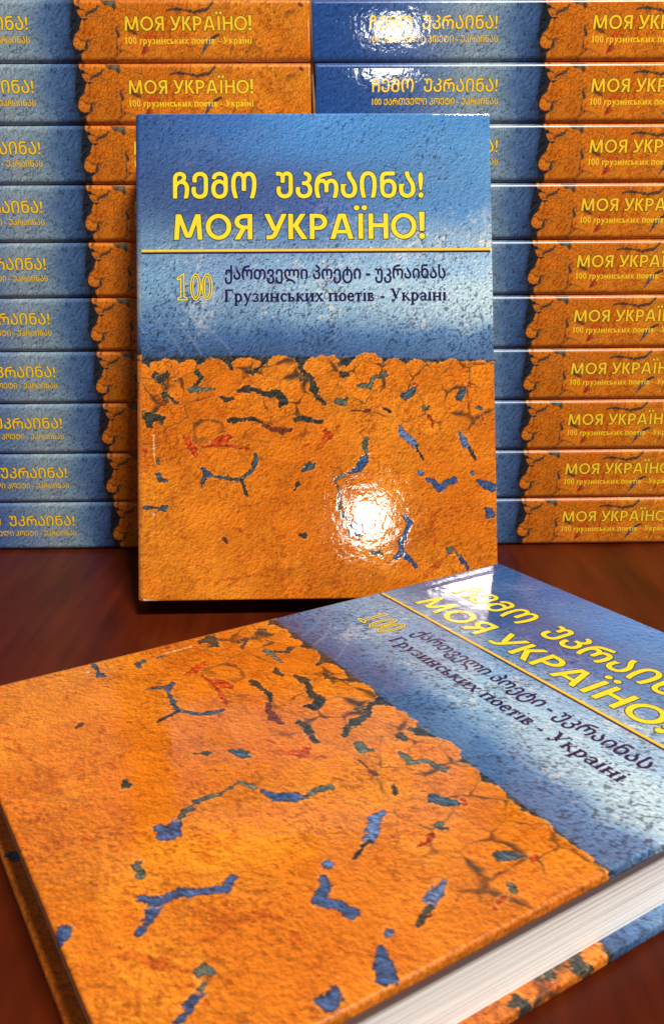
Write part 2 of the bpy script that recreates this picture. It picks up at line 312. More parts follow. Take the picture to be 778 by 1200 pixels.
def spine_print(S, V):
    """spine picture: S from the head, V down from the front board"""
    h = plaster(S, V + 300, 11); e = emboss(S, V + 300, 11)
    ss = S + 7 * fbm(S, V, 9, 91, 3); L = lin(SPB_C)
    blue = np.stack([np.interp(ss, SPB_S, L[:, k]) for k in range(3)], -1)
    pit = sstep(0.21, 0.29, fbm(S + 0.4 * V, V, 1.1, 93, 3) + 0.16 * fbm(S, V, 12, 94, 2) + 0.03 * (S > 80))
    blue = mix(blue, np.broadcast_to(lin((30, 42, 66)), blue.shape), 0.7 * pit) * np.clip(1 + 0.20 * e, 0.4, 1.6)[..., None]
    org, rel = orange_print(S, V + 70, e, h, 31)
    org, rel = clump_paint(org * 0.90, rel, S, V, 0.85 - 0.5 * sstep(124, 150, S), 11.0, 305, H, 30)
    rag = 1.3 * fbm(S, V, 2.0, 95, 4, 0.7)
    inside = S + 1.6 * fbm(S, V, 4, 98, 3) - np.interp(V, [0, 2, 5, 8.5, 13, 16.5, 19.5, 22, 24, 26], [104.2, 104.6, 105.8, 107.6, 106.6, 103.6, 103.6, 105.8, 106.4, 106.4])
    for a, b in (((103, 10.2), (112, 8.6)), ((105, 22.6), (108, 21.6)), ((106.0, 4.6), (109.5, 5.4))):   # notches running in from the edge
        inside = np.minimum(inside, -seg_mask(S, V, [(*a, 0.75), (*b, 0.15)], 0.2, 0.8 * fbm(S, V, 2, 99, 3)) * 1.5)
    gx = 103.0 + 0.8 * np.sin(V / 26 * 7.0 + 0.6)
    gap = np.empty(S.shape + (3,)); gap[:] = lin((34, 38, 46)); gap = gap * np.clip(0.8 + 0.4 * e, 0.3, 1.4)[..., None]
    col = mix(blue, gap, sstep(-1.2, 0.6, S - gx + 2 * rag)); mo = sstep(-0.1, 0.25, inside + 1.2 * rag); col = mix(col, org, mo)
    crag = 1.6 * fbm(S, V, 2.0, 96, 4, 0.72)
    for code, pts in SP_CR:
        d = seg_mask(S, V, pts, 0.2, crag + 0.18); m = sstep(-0.08, 0.18, d) * (0.7 if code == 'm' else 0.92)
        c = np.empty(S.shape + (3,)); c[:] = lin(CR_COL[code]); c = c * np.clip(1 + 1.5 * fbm(S, V, 1.4, 97, 3), 0.4, 1.9)[..., None]
        col = mix(col, c, m); rel = rel - 1.2 * m
    return np.clip(col, 0, 1), rel

def set_print(me, col, rel, wear):
    n = len(me.vertices); c = np.ones((n, 4), np.float32); k = col.reshape(-1, 3); c[:len(k), :3] = k; c[len(k):, :3] = k[-1]
    a = me.attributes.new('print', 'FLOAT_COLOR', 'POINT'); a.data.foreach_set('color', c.ravel())
    r = np.zeros(n, np.float32); r[:rel.size] = rel.ravel()
    q = np.zeros(n, np.float32); q[:wear.size] = wear.ravel()
    a = me.attributes.new('wear', 'FLOAT', 'POINT'); a.data.foreach_set('value', q)
    a = me.attributes.new('relief', 'FLOAT', 'POINT'); a.data.foreach_set('value', r)

# ------------------------------------------------------------------ materials
def nodes(name):
    m = bpy.data.materials.new(name); m.use_nodes = True; nt = m.node_tree; return m, nt, nt.nodes['Principled BSDF']
def N(nt, t, **k):
    n = nt.nodes.new(t)
    for a, b in k.items(): setattr(n, a, b)
    return n
def film_bump(nt, strength=1.0, relief=True):
    """laminated embossed board: fine crinkle of the film, plus the relief of the picture"""
    tc = N(nt, 'ShaderNodeTexCoord')
    n1 = N(nt, 'ShaderNodeTexNoise'); n1.inputs['Scale'].default_value = 560.0; n1.inputs['Detail'].default_value = 4.0; n1.inputs['Roughness'].default_value = 0.45
    n2 = N(nt, 'ShaderNodeTexNoise'); n2.inputs['Scale'].default_value = 230.0; n2.inputs['Detail'].default_value = 2.0
    for n in (n1, n2): nt.links.new(tc.outputs['Object'], n.inputs['Vector'])
    b2 = N(nt, 'ShaderNodeBump'); b2.inputs['Strength'].default_value = strength; b2.inputs['Distance'].default_value = BUMP_BIG; nt.links.new(n2.outputs['Fac'], b2.inputs['Height'])
    b1 = N(nt, 'ShaderNodeBump'); b1.inputs['Strength'].default_value = strength; b1.inputs['Distance'].default_value = BUMP_FINE; nt.links.new(n1.outputs['Fac'], b1.inputs['Height']); nt.links.new(b2.outputs['Normal'], b1.inputs['Normal'])
    out = b1
    if relief:
        at = N(nt, 'ShaderNodeAttribute', attribute_name='relief')
        b3 = N(nt, 'ShaderNodeBump'); b3.inputs['Strength'].default_value = strength; b3.inputs['Distance'].default_value = BUMP_REL
        nt.links.new(at.outputs['Fac'], b3.inputs['Height']); nt.links.new(b1.outputs['Normal'], b3.inputs['Normal']); out = b3
    return out, tc
BUMP_BIG, BUMP_FINE, BUMP_REL = 0.000056, 0.000018, 0.000004
def mat_print():
    m, nt, p = nodes('laminated_print')
    at = N(nt, 'ShaderNodeAttribute', attribute_name='print'); b, tc = film_bump(nt)
    # printed plaster grain, finer than the mesh: relief shading put into colour, dark pits
    gs = []
    for off in ((0, 0, 0), (0.00016, -0.00022, 0.0)):
        mp = N(nt, 'ShaderNodeMapping'); mp.inputs['Location'].default_value = off; nt.links.new(tc.outputs['Object'], mp.inputs['Vector'])
        g = N(nt, 'ShaderNodeTexNoise'); g.inputs['Scale'].default_value = 1000.0; g.inputs['Detail'].default_value = 4.0; g.inputs['Roughness'].default_value = 0.7; nt.links.new(mp.outputs['Vector'], g.inputs['Vector']); gs.append(g)
    df = N(nt, 'ShaderNodeMath', operation='SUBTRACT'); nt.links.new(gs[0].outputs['Fac'], df.inputs[0]); nt.links.new(gs[1].outputs['Fac'], df.inputs[1])
    em = N(nt, 'ShaderNodeMapRange'); em.inputs['From Min'].default_value = -0.22; em.inputs['From Max'].default_value = 0.22; em.inputs['To Min'].default_value = 0.42; em.inputs['To Max'].default_value = 1.58; nt.links.new(df.outputs[0], em.inputs['Value'])
    pk = N(nt, 'ShaderNodeMapRange'); pk.inputs['From Min'].default_value = 0.60; pk.inputs['From Max'].default_value = 0.70; pk.inputs['To Min'].default_value = 1.0; pk.inputs['To Max'].default_value = 0.42; nt.links.new(gs[0].outputs['Fac'], pk.inputs['Value'])
    mr = N(nt, 'ShaderNodeMath', operation='MULTIPLY'); nt.links.new(em.outputs['Result'], mr.inputs[0]); nt.links.new(pk.outputs['Result'], mr.inputs[1])
    mx = N(nt, 'ShaderNodeMix', data_type='RGBA', blend_type='MULTIPLY'); mx.inputs['Factor'].default_value = 1.0
    nt.links.new(at.outputs['Color'], mx.inputs['A']); nt.links.new(mr.outputs[0], mx.inputs['B']); nt.links.new(mx.outputs['Result'], p.inputs['Base Color'])
    nt.links.new(b.outputs['Normal'], p.inputs['Normal'])
    wa = N(nt, 'ShaderNodeAttribute', attribute_name='wear'); wr = N(nt, 'ShaderNodeMapRange'); wr.inputs['To Min'].default_value = 0.055; wr.inputs['To Max'].default_value = 0.52
    nt.links.new(wa.outputs['Fac'], wr.inputs['Value']); nt.links.new(wr.outputs['Result'], p.inputs['Roughness']); p.inputs['IOR'].default_value = 1.55
    return m
def mat_ink(name, rgb, rough=0.12):
    m, nt, p = nodes(name); b, tc = film_bump(nt, relief=False)
    g = N(nt, 'ShaderNodeTexNoise'); g.inputs['Scale'].default_value = 900.0; nt.links.new(tc.outputs['Object'], g.inputs['Vector'])
    cr = N(nt, 'ShaderNodeMix', data_type='RGBA'); c = lin(rgb); cr.inputs['A'].default_value = (*(c * 0.85), 1); cr.inputs['B'].default_value = (*np.clip(c * 1.12, 0, 1), 1)
    nt.links.new(g.outputs['Fac'], cr.inputs['Factor']); nt.links.new(cr.outputs['Result'], p.inputs['Base Color'])
    nt.links.new(b.outputs['Normal'], p.inputs['Normal']); p.inputs['Roughness'].default_value = rough; return m
def mat_pages():
    m, nt, p = nodes('page_edges'); tc = N(nt, 'ShaderNodeTexCoord'); mp = N(nt, 'ShaderNodeMapping'); mp.inputs['Scale'].default_value = (14, 14, 5200)
    n = N(nt, 'ShaderNodeTexNoise'); n.inputs['Scale'].default_value = 1.0; n.inputs['Detail'].default_value = 3.0; nt.links.new(tc.outputs['Object'], mp.inputs['Vector']); nt.links.new(mp.outputs['Vector'], n.inputs['Vector'])
    mp2 = N(nt, 'ShaderNodeMapping'); mp2.inputs['Scale'].default_value = (5, 5, 2600)
    n2 = N(nt, 'ShaderNodeTexNoise'); n2.inputs['Scale'].default_value = 1.0; n2.inputs['Detail'].default_value = 2.0; nt.links.new(tc.outputs['Object'], mp2.inputs['Vector']); nt.links.new(mp2.outputs['Vector'], n2.inputs['Vector'])
    ad = N(nt, 'ShaderNodeMath', operation='ADD'); nt.links.new(n.outputs['Fac'], ad.inputs[0]); nt.links.new(n2.outputs['Fac'], ad.inputs[1])
    r = N(nt, 'ShaderNodeMapRange'); r.inputs['From Min'].default_value = 0.78; r.inputs['From Max'].default_value = 1.12; nt.links.new(ad.outputs[0], r.inputs['Value'])
    cr = N(nt, 'ShaderNodeMix', data_type='RGBA'); cr.inputs['A'].default_value = (*lin((206, 197, 190)), 1); cr.inputs['B'].default_value = (*lin((252, 249, 245)), 1)
    nt.links.new(r.outputs['Result'], cr.inputs['Factor']); nt.links.new(cr.outputs['Result'], p.inputs['Base Color']); p.inputs['Roughness'].default_value = 0.75
    b = N(nt, 'ShaderNodeBump'); b.inputs['Distance'].default_value = 0.0002; b.inputs['Strength'].default_value = 0.5; nt.links.new(n.outputs['Fac'], b.inputs['Height']); nt.links.new(b.outputs['Normal'], p.inputs['Normal'])
    return m
def mat_wood(name, dark, light, rough, scale, coat):
    m, nt, p = nodes(name); tc = N(nt, 'ShaderNodeTexCoord')
    mp = N(nt, 'ShaderNodeMapping'); mp.inputs['Scale'].default_value = scale; mp.inputs['Rotation'].default_value = (0, 0, math.radians(7)); nt.links.new(tc.outputs['Object'], mp.inputs['Vector'])
    n = N(nt, 'ShaderNodeTexNoise'); n.inputs['Scale'].default_value = 1.0; n.inputs['Detail'].default_value = 7.0; n.inputs['Roughness'].default_value = 0.62; n.inputs['Distortion'].default_value = 0.6; nt.links.new(mp.outputs['Vector'], n.inputs['Vector'])
    mp2 = N(nt, 'ShaderNodeMapping'); mp2.inputs['Scale'].default_value = tuple(7 * s for s in scale); nt.links.new(tc.outputs['Object'], mp2.inputs['Vector'])
    n2 = N(nt, 'ShaderNodeTexNoise'); n2.inputs['Scale'].default_value = 1.0; n2.inputs['Detail'].default_value = 4.0; nt.links.new(mp2.outputs['Vector'], n2.inputs['Vector'])
    ad = N(nt, 'ShaderNodeMath', operation='MULTIPLY_ADD'); ad.inputs[1].default_value = 0.62; nt.links.new(n2.outputs['Fac'], ad.inputs[0]); nt.links.new(n.outputs['Fac'], ad.inputs[2])
    r = N(nt, 'ShaderNodeMapRange'); r.inputs['From Min'].default_value = 0.55; r.inputs['From Max'].default_value = 0.98; nt.links.new(ad.outputs[0], r.inputs['Value'])
    cr = N(nt, 'ShaderNodeMix', data_type='RGBA'); cr.inputs['A'].default_value = (*dark, 1); cr.inputs['B'].default_value = (*light, 1)
    nt.links.new(r.outputs['Result'], cr.inputs['Factor']); nt.links.new(cr.outputs['Result'], p.inputs['Base Color'])
    p.inputs['Roughness'].default_value = rough; p.inputs['Coat Weight'].default_value = coat; p.inputs['Specular IOR Level'].default_value = 0.18
    b = N(nt, 'ShaderNodeBump'); b.inputs['Distance'].default_value = 0.0001; b.inputs['Strength'].default_value = 0.4; nt.links.new(n2.outputs['Fac'], b.inputs['Height']); nt.links.new(b.outputs['Normal'], p.inputs['Normal'])
    return m
PRINT = mat_print(); PAGES = mat_pages()
YEL = mat_ink('yellow_ink', (238, 214, 56)); OUTL = mat_ink('dark_olive_ink', (44, 42, 22)); NAVY = mat_ink('navy_ink', (36, 28, 74)); SPY = mat_ink('ochre_yellow_ink', (255, 204, 44)); SPSH = mat_ink('brown_ink', (84, 58, 24)); GOLD = mat_ink('gold_ink', (250, 218, 70)); PALE = mat_ink('pale_gold_ink', (226, 168, 48))

# ------------------------------------------------------------------ book meshes
def edge_profile(a, b, step, lo, hi):
    """samples from a to b with rolled board edges where asked: (position, drop, arc coordinate)"""
    out = []
    k = max(2, int(round((b - a - (RE if lo else 0) - (RE if hi else 0)) / step)))
    s0 = a + (RE if lo else 0); s1 = b - (RE if hi else 0)
    def roll(end, sg):
        r = []
        for q in (22.5, 45, 67.5, 90):
            t = math.radians(q); r.append((end + sg * (RE * math.sin(t) - RE), RE * (1 - math.cos(t)), end + sg * (RE * t - RE)))
        n = 4
        for i in range(1, n + 1):
            d = RE + (BOARD - 2 * RE) * i / n; r.append((end, d, end + sg * (d - RE + RE * 0.57)))
        for q in (45, 90):
            t = math.radians(q); r.append((end - sg * RE * (1 - math.cos(t)), BOARD - RE + RE * math.sin(t), end + sg * (BOARD - RE)))
        return r
    if lo: out += roll(a, -1)[::-1]
    out += [(s0 + (s1 - s0) * i / k, 0.0, s0 + (s1 - s0) * i / k) for i in range(k + 1)]
    if hi: out += roll(b, 1)
    return np.array(out)
def board_mesh(name, ztop, step, picture, groove, mirror=False):
    px = edge_profile(RS, W, step, False, True); py = edge_profile(0, H, step, True, True)
    X, Y = np.meshgrid(px[:, 0], py[:, 0]); D = np.maximum(px[None, :, 1], py[:, None, 1])
    AX, AY = np.meshgrid(px[:, 2], H - py[:, 2])
    Z = ztop - D
    if groove: Z = Z - 0.14 * np.exp(-((X - 7.4) / 0.85) ** 2) * (D < 0.01) - 0.08 * np.exp(-((X - 4.5) / 1.8) ** 2) * (D < 0.01)
    nx, ny = len(px), len(py); idx = np.arange(nx * ny).reshape(ny, nx)
    F = np.stack([idx[:-1, :-1], idx[:-1, 1:], idx[1:, 1:], idx[1:, :-1]], -1).reshape(-1, 4)
    co = np.stack([X, Y, Z], -1).reshape(-1, 3)
    zb = ztop - BOARD; n = len(co)
    co = np.vstack([co, [(RS, RE, zb), (W - RE, RE, zb), (W - RE, H - RE, zb), (RS, H - RE, zb)]])
    F = np.vstack([F, [[n + 3, n + 2, n + 1, n]]])
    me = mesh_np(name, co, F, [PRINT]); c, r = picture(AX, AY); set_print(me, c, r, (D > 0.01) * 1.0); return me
def spine_mesh(step):
    # round the spine from the front board (z=T) to the back board (z=0)
    prof = []
    for q in np.linspace(0, 90, 6): t = math.radians(q); prof.append((RS - RS * math.sin(t), T - RS + RS * math.cos(t)))
    k = int((T - 2 * RS) / step)
    for i in range(1, k): prof.append((0, T - RS - (T - 2 * RS) * i / k))
    for q in np.linspace(0, 90, 6): t = math.radians(q); prof.append((RS - RS * math.cos(t), RS - RS * math.sin(t)))
    prof = np.array(prof); arc = np.r_[0, np.cumsum(np.hypot(*np.diff(prof, axis=0).T))]
    py = edge_profile(0, H, step, True, True)
    PX = prof[:, 0][None] - spine_bulge(prof[:, 1])[None] + 0 * py[:, :1]; PZ = prof[:, 1][None] + 0 * py[:, :1]
    nx_ = np.gradient(prof[:, 1]); nz_ = -np.gradient(prof[:, 0]); l = np.hypot(nx_, nz_); nx_, nz_ = nx_ / l, nz_ / l   # outward is (nx_, nz_)
    X = PX - nx_[None] * py[:, 1:2]; Z = PZ - nz_[None] * py[:, 1:2]; Y = py[:, :1] + 0 * PX
    ny, nx = X.shape; idx = np.arange(nx * ny).reshape(ny, nx)
    F = np.stack([idx[:-1, :-1], idx[:-1, 1:], idx[1:, 1:], idx[1:, :-1]], -1).reshape(-1, 4)
    me = mesh_np('spine', np.stack([X, Y, Z], -1).reshape(-1, 3), F, [PRINT])
    S = H - py[:, 2:3] + 0 * X; V = arc[None] - 0.6 + 0 * X
    c, r = spine_print(S.T, V.T); set_print(me, np.swapaxes(c, 0, 1), r.T, np.clip(1 - np.minimum(PZ, T - PZ) / RS, 0, 1) ** 0.5 * (np.minimum(PZ, T - PZ) < RS)); return me
def spine_bulge(z):
    z = np.asarray(z, float); return BULGE * np.clip(1 - ((z - T / 2) / (T / 2)) ** 2, 0, 1)
def pages_mesh():
    x0, x1, y0, y1, z0, z1 = 2.3, W - 4.0, 4.0, H - 4.0, BOARD + 0.02, T - BOARD - 0.02
    co = []; nz, n = 10, 12
    ring = []
    for k in range(nz + 1):
        z = z0 + (z1 - z0) * k / nz; q = 2 * k / nz - 1
        pts = [(x0, y0), (x1 - 0.7 + 0.7 * q * q, y0), (x1 - 0.7 + 0.7 * q * q, y1), (x0, y1)]      # hollow fore edge
        ring.append([len(co) + i for i in range(4)]); co += [(x, y, z) for x, y in pts]
    F = [(a[i], a[(i + 1) % 4], b[(i + 1) % 4], b[i]) for a, b in zip(ring, ring[1:]) for i in range(4)] + [tuple(ring[0][::-1]), tuple(ring[-1])]
    return mesh_np('page_block', co, F, [PAGES], smooth=False)

# ------------------------------------------------------------------ lettering
def font_polys(text, res=4):
    c = bpy.data.curves.new('letters', 'FONT'); c.body = text; c.size = 1; c.resolution_u = res
    o = bpy.data.objects.new('letters', c); COL.objects.link(o)
    me = bpy.data.meshes.new_from_object(o.evaluated_get(bpy.context.evaluated_depsgraph_get()))
    v = np.array([p.co[:2] for p in me.vertices]); f = [list(p.vertices) for p in me.polygons]
    bpy.data.objects.remove(o); bpy.data.curves.remove(c); bpy.data.meshes.remove(me); return v, f
def fit_letters(text, x0, x1, ybase, cap, bold, outline=0.0, ref=None, res=4):
    """sheets [(ink index, verts2d mm, faces)] bottom to top, fitted between x0..x1 with capital height cap above ybase;
    the letters are thickened by laying the same outline down again a little to every side"""
    v, f = font_polys(text, res); rv = font_polys(ref, res)[0] if ref else v
    a0, a1 = v[:, 0].min(), v[:, 0].max(); sx = (x1 - x0 - 2 * bold) / (a1 - a0); sy = (cap - 2 * bold) / rv[:, 1].max()
    base = np.stack([x0 + bold + (v[:, 0] - a0) * sx, ybase + bold + v[:, 1] * sy], 1); lay = []
    def ringed(r, ink, n):
        if r > 0:
            for k in range(n): t = 2 * math.pi * k / n; lay.append((ink, base + np.array((math.cos(t), math.sin(t))) * r, f))
        lay.append((ink, base, f))
    if outline: ringed(bold + outline, 0, 10)
    ringed(bold, 1 if outline else 0, 8 if bold > 0 else 1); return lay
def letters_mesh(name, layers, mats, place, lift=0.03):
    co = []; F = []; fm = []; n = 0
    for k, (ink, v, f) in enumerate(layers):
        co.append(place(v[:, 0], v[:, 1], (lift * (ink + 1) + 0.0025 * k) * np.ones(len(v)))); F += [[i + n for i in q] for q in f]; fm += [ink] * len(f); n += len(v)
    return mesh_np(name, np.vstack(co), F, mats, smooth=False, fmat=fm)

# roman serif letters for the dark line on the cover, built from strokes (units: x-height 0.46, capitals 0.67)
def serif_text(text, sans=False):
    P = []; XH, CP, ST, TH, SR = 0.455, 0.665, 0.136, 0.088, 0.07
    if sans: ST, TH, SR = 0.13, 0.11, 0.0
    def rect(x0, y0, x1, y1):
        if x1 > x0 and y1 > y0: P.append([(x0, y0), (x1, y0), (x1, y1), (x0, y1)])
    def quad(*p):
        s = sum(p[i][0] * p[(i + 1) % 4][1] - p[(i + 1) % 4][0] * p[i][1] for i in range(4)); P.append(list(p) if s > 0 else list(p)[::-1])
    def diag(x0, y0, x1, y1, w): quad((x0 - w / 2, y0), (x0 + w / 2, y0), (x1 + w / 2, y1), (x1 - w / 2, y1))
    def serif(x, y, w=0.20):
        if not sans: rect(x - w / 2, y, x + w / 2, y + SR) if y <= 0.01 else rect(x - w / 2, y - SR, x + w / 2, y)
        return
    def stem(x, y0, y1, lo=True, hi=True, w=ST):
        rect(x - w / 2, y0, x + w / 2, y1)
        if lo: rect(x - 0.1, y0, x + 0.1, y0 + SR)
        if hi: rect(x - 0.1, y1 - SR, x + 0.1, y1)
    def arc(cx, cy, rx, ry, a0, a1, w=ST, t=TH, n=14):
        for i in range(n):
            q = []
            for a, r in ((a0 + (a1 - a0) * i / n, 0), (a0 + (a1 - a0) * (i + 1) / n, 0), (a0 + (a1 - a0) * (i + 1) / n, 1), (a0 + (a1 - a0) * i / n, 1)):
                c, s = math.cos(math.radians(a)), math.sin(math.radians(a)); q.append((cx + (rx - r * w) * c, cy + (ry - r * t) * s))
            quad(*q)
    def dot(x, y, r=0.052): P.append([(x + r * math.cos(k * math.pi / 5), y + r * math.sin(k * math.pi / 5)) for k in range(10)])
    cur = 0.0
    for ch in text:
        n0 = len(P); m = XH / 2
        if ch == 'Г': stem(0.12, 0, CP); rect(0.16, CP - 0.085, 0.5, CP); quad((0.42, CP - 0.03), (0.50, CP - 0.03), (0.50, CP - 0.2), (0.46, CP - 0.2)); adv = 0.56
        elif ch == 'р': stem(0.10, -0.21, XH, True, False); rect(0.0, XH - SR, 0.1, XH); arc(0.235, m, 0.215, m + 0.01, -150, 150); adv = 0.50
        elif ch == 'у': diag(0.28, 0.02, 0.10, XH, ST); diag(0.16, -0.17, 0.42, XH, TH); serif(0.1, XH); serif(0.42, XH, 0.15); dot(0.1, -0.165, 0.05); arc(0.12, -0.12, 0.10, 0.095, -120, -20, 0.04); adv = 0.52
        elif ch == 'з': arc(0.17, 0.335, 0.165, 0.13, -80, 150, 0.08); arc(0.17, 0.122, 0.195, 0.135, -160, 85, 0.09); dot(0.045, 0.38, 0.04); dot(0.04, 0.09, 0.045); adv = 0.42
        elif ch == 'и': stem(0.11, 0, XH); stem(0.43, 0, XH); diag(0.13, 0.04, 0.41, XH - 0.04, 0.085); adv = 0.565
        elif ch == 'н': stem(0.11, 0, XH); stem(0.43, 0, XH); rect(0.14, m - 0.04, 0.40, m + 0.045); adv = 0.565
        elif ch == 'п': stem(0.11, 0, XH); stem(0.43, 0, XH); rect(0.1, XH - 0.09, 0.44, XH - 0.001); adv = 0.565
        elif ch == 'с': arc(0.24, m, 0.21, m + 0.01, 42, 318); dot(0.39, 0.355, 0.045); adv = 0.44
        elif ch == 'ь': stem(0.11, 0, XH); arc(0.2, 0.13, 0.215, 0.135, -95, 95); rect(0.1, 0, 0.2, TH); rect(0.1, 0.226, 0.2, 0.264); adv = 0.46
        elif ch == 'к': stem(0.11, 0, XH); diag(0.16, 0.22, 0.37, XH - 0.02, TH); dot(0.385, XH - 0.04, 0.042); diag(0.43, 0.02, 0.22, 0.27, ST); serif(0.44, 0, 0.16); adv = 0.52
        elif ch == 'х': diag(0.40, 0.01, 0.1, XH, ST); diag(0.09, 0.01, 0.39, XH, TH); serif(0.09, 0, 0.16); serif(0.40, 0, 0.18); serif(0.1, XH, 0.18); serif(0.39, XH, 0.15); adv = 0.50
        elif ch == 'о': arc(0.24, m, 0.22, m + 0.01, 0, 360, n=24); adv = 0.48
        elif ch == 'е': arc(0.23, m, 0.21, m + 0.01, 0, 325, n=20); rect(0.05, m - 0.02, 0.40, m + 0.06); adv = 0.44
        elif ch == 'т': stem(0.22, 0, XH, True, False); rect(0.02, XH - 0.085, 0.42, XH); quad((0.02, XH - 0.02), (0.10, XH - 0.02), (0.07, XH - 0.17), (0.015, XH - 0.17)); quad((0.34, XH - 0.02), (0.42, XH - 0.02), (0.425, XH - 0.17), (0.37, XH - 0.17)); adv = 0.44
        elif ch in 'ії':
            stem(0.13, 0, XH, True, False); rect(0.04, XH - SR, 0.13, XH)
            if ch == 'і': dot(0.13, 0.61)
            else: dot(0.06, 0.60, 0.046); dot(0.21, 0.60, 0.046)
            adv = 0.27
        elif ch == 'в': stem(0.11, 0, XH); arc(0.2, 0.345, 0.165, 0.11, -90, 90, 0.08); arc(0.2, 0.122, 0.205, 0.132, -90, 90, 0.085); rect(0.1, 0.001, 0.2, TH); rect(0.1, XH - TH, 0.2, XH - 0.001); rect(0.1, 0.225, 0.2, 0.258); adv = 0.46
        elif ch == 'а': stem(0.32, 0.02, XH - 0.09, False, False); arc(0.21, 0.335, 0.155, 0.13, 0, 160, 0.085); dot(0.085, 0.345, 0.045); arc(0.19, 0.135, 0.16, 0.14, 60, 300, 0.085); diag(0.19, 0.22, 0.30, 0.29, 0.10); quad((0.30, 0.0), (0.43, 0.02), (0.43, 0.05), (0.30, 0.06)); adv = 0.45
        elif ch == 'У': diag(0.39, 0.13, 0.15, CP, 0.15); diag(0.24, 0.0, 0.58, CP, 0.085); serif(0.14, CP, 0.24); serif(0.58, CP, 0.2); dot(0.16, 0.06, 0.06); rect(0.14, 0.0, 0.27, 0.07); adv = 0.68
        elif ch == 'г': stem(0.11, 0, XH, True, False); rect(0.1, XH - TH, 0.36, XH - 0.001); adv = 0.40
        elif ch == '1': stem(0.2, 0, CP); diag(0.06, CP - 0.17, 0.18, CP - 0.02, 0.1); adv = 0.40
        elif ch == '0': arc(0.24, CP / 2, 0.21, CP / 2, 0, 360, ST, TH, 20); adv = 0.48
        elif ch == '-': rect(0.03, 0.17, 0.27, 0.265); adv = 0.30
        else: adv = 0.26
        for q in range(n0, len(P)): P[q] = [(x + cur, y) for x, y in P[q]]
        cur += adv
    return P, cur
def caps_text(text, s=0.19, o=0.0):
    """rounded-off bold sans capitals drawn as strokes of width s, everything grown by o (cap height 1)"""
    P = []
    def bar(x0, y0, x1, y1): P.append([(x0 - o, y0 - o), (x1 + o, y0 - o), (x1 + o, y1 + o), (x0 - o, y1 + o)])
    def vert(x, y0=0.0, y1=1.0): bar(x - s / 2, y0, x + s / 2, y1)
    def diag(x0, y0, x1, y1, w=s):
        if y0 > y1: x0, y0, x1, y1 = x1, y1, x0, y0
        k = (x1 - x0) / (y1 - y0); c = math.hypot(k, 1.0); h = (w / 2 + o) * c
        P.append([(x0 - k * o - h, y0 - o), (x0 - k * o + h, y0 - o), (x1 + k * o + h, y1 + o), (x1 + k * o - h, y1 + o)])
    def arc(cx, cy, rx, ry, a0, a1, n=16, w=s):
        for i in range(n):
            q = []
            for a, r in ((a0 + (a1 - a0) * i / n, 1), (a0 + (a1 - a0) * (i + 1) / n, 1), (a0 + (a1 - a0) * (i + 1) / n, -1), (a0 + (a1 - a0) * i / n, -1)):
                t = math.radians(a); q.append((cx + (rx + r * (w / 2 + o)) * math.cos(t), cy + (ry + r * (w * 0.46 + o)) * math.sin(t)))
            P.append(q if a1 > a0 else q[::-1])
    def dot(x, y, r): P.append([(x + (r + o) * math.cos(k * math.pi / 8), y + (r + o) * math.sin(k * math.pi / 8)) for k in range(16)])
    cur = 0.0
    for ch in text:
        n0 = len(P); b = s * 0.92
        if ch == 'М': diag(0.10, 0, 0.17, 1); diag(0.98, 0, 0.91, 1); diag(0.19, 1, 0.50, 0.12, s * 0.92); diag(0.89, 1, 0.58, 0.12, s * 0.92); bar(0.44, 0.08, 0.64, 0.20); adv = 1.22
        elif ch == 'О': arc(0.45, 0.5, 0.39, 0.43, 0, 360, 32); adv = 1.02
        elif ch == 'Я': vert(0.60); bar(0.36, 1 - b, 0.60, 1); bar(0.36, 0.40, 0.60, 0.40 + b * 0.9); arc(0.36, 0.695, 0.245, 0.215, 90, 270); diag(0.12, 0, 0.36, 0.44); adv = 0.90
        elif ch == 'У': diag(0.10, 1, 0.385, 0.34); diag(0.74, 1, 0.395, 0.20); arc(0.20, 0.275, 0.21, 0.195, -95, -14, 8); bar(0.07, -0.005, 0.19, s * 0.85); adv = 0.88
        elif ch == 'К': vert(0.10); diag(0.24, 0.48, 0.56, 1); diag(0.26, 0.56, 0.62, 0); adv = 0.80
        elif ch == 'Р': vert(0.10); bar(0.10, 1 - b, 0.34, 1); bar(0.10, 0.36, 0.34, 0.36 + b * 0.9); arc(0.34, 0.675, 0.24, 0.235, -90, 90); adv = 0.78
        elif ch == 'А': diag(0.09, 0, 0.385, 1); diag(0.775, 0, 0.48, 1); bar(0.20, 0.215, 0.66, 0.215 + b * 0.88); adv = 0.94
        elif ch == 'Ї': vert(0.20); dot(0.055, 1.23, 0.105); dot(0.345, 1.23, 0.105); adv = 0.48
        elif ch == 'Н': vert(0.10); vert(0.66); bar(0.12, 0.45, 0.64, 0.45 + b); adv = 0.88
        elif ch == '!': P.append([(0.115 - 0.085 - o, 0.30 - o), (0.115 + 0.085 + o, 0.30 - o), (0.115 + 0.105 + o, 1.06 + o), (0.115 - 0.105 - o, 1.06 + o)]); dot(0.115, 0.10, 0.118); adv = 0.3
        else: adv = 0.24
        for q in range(n0, len(P)): P[q] = [(x + cur, y) for x, y in P[q]]
        cur += adv
    return P
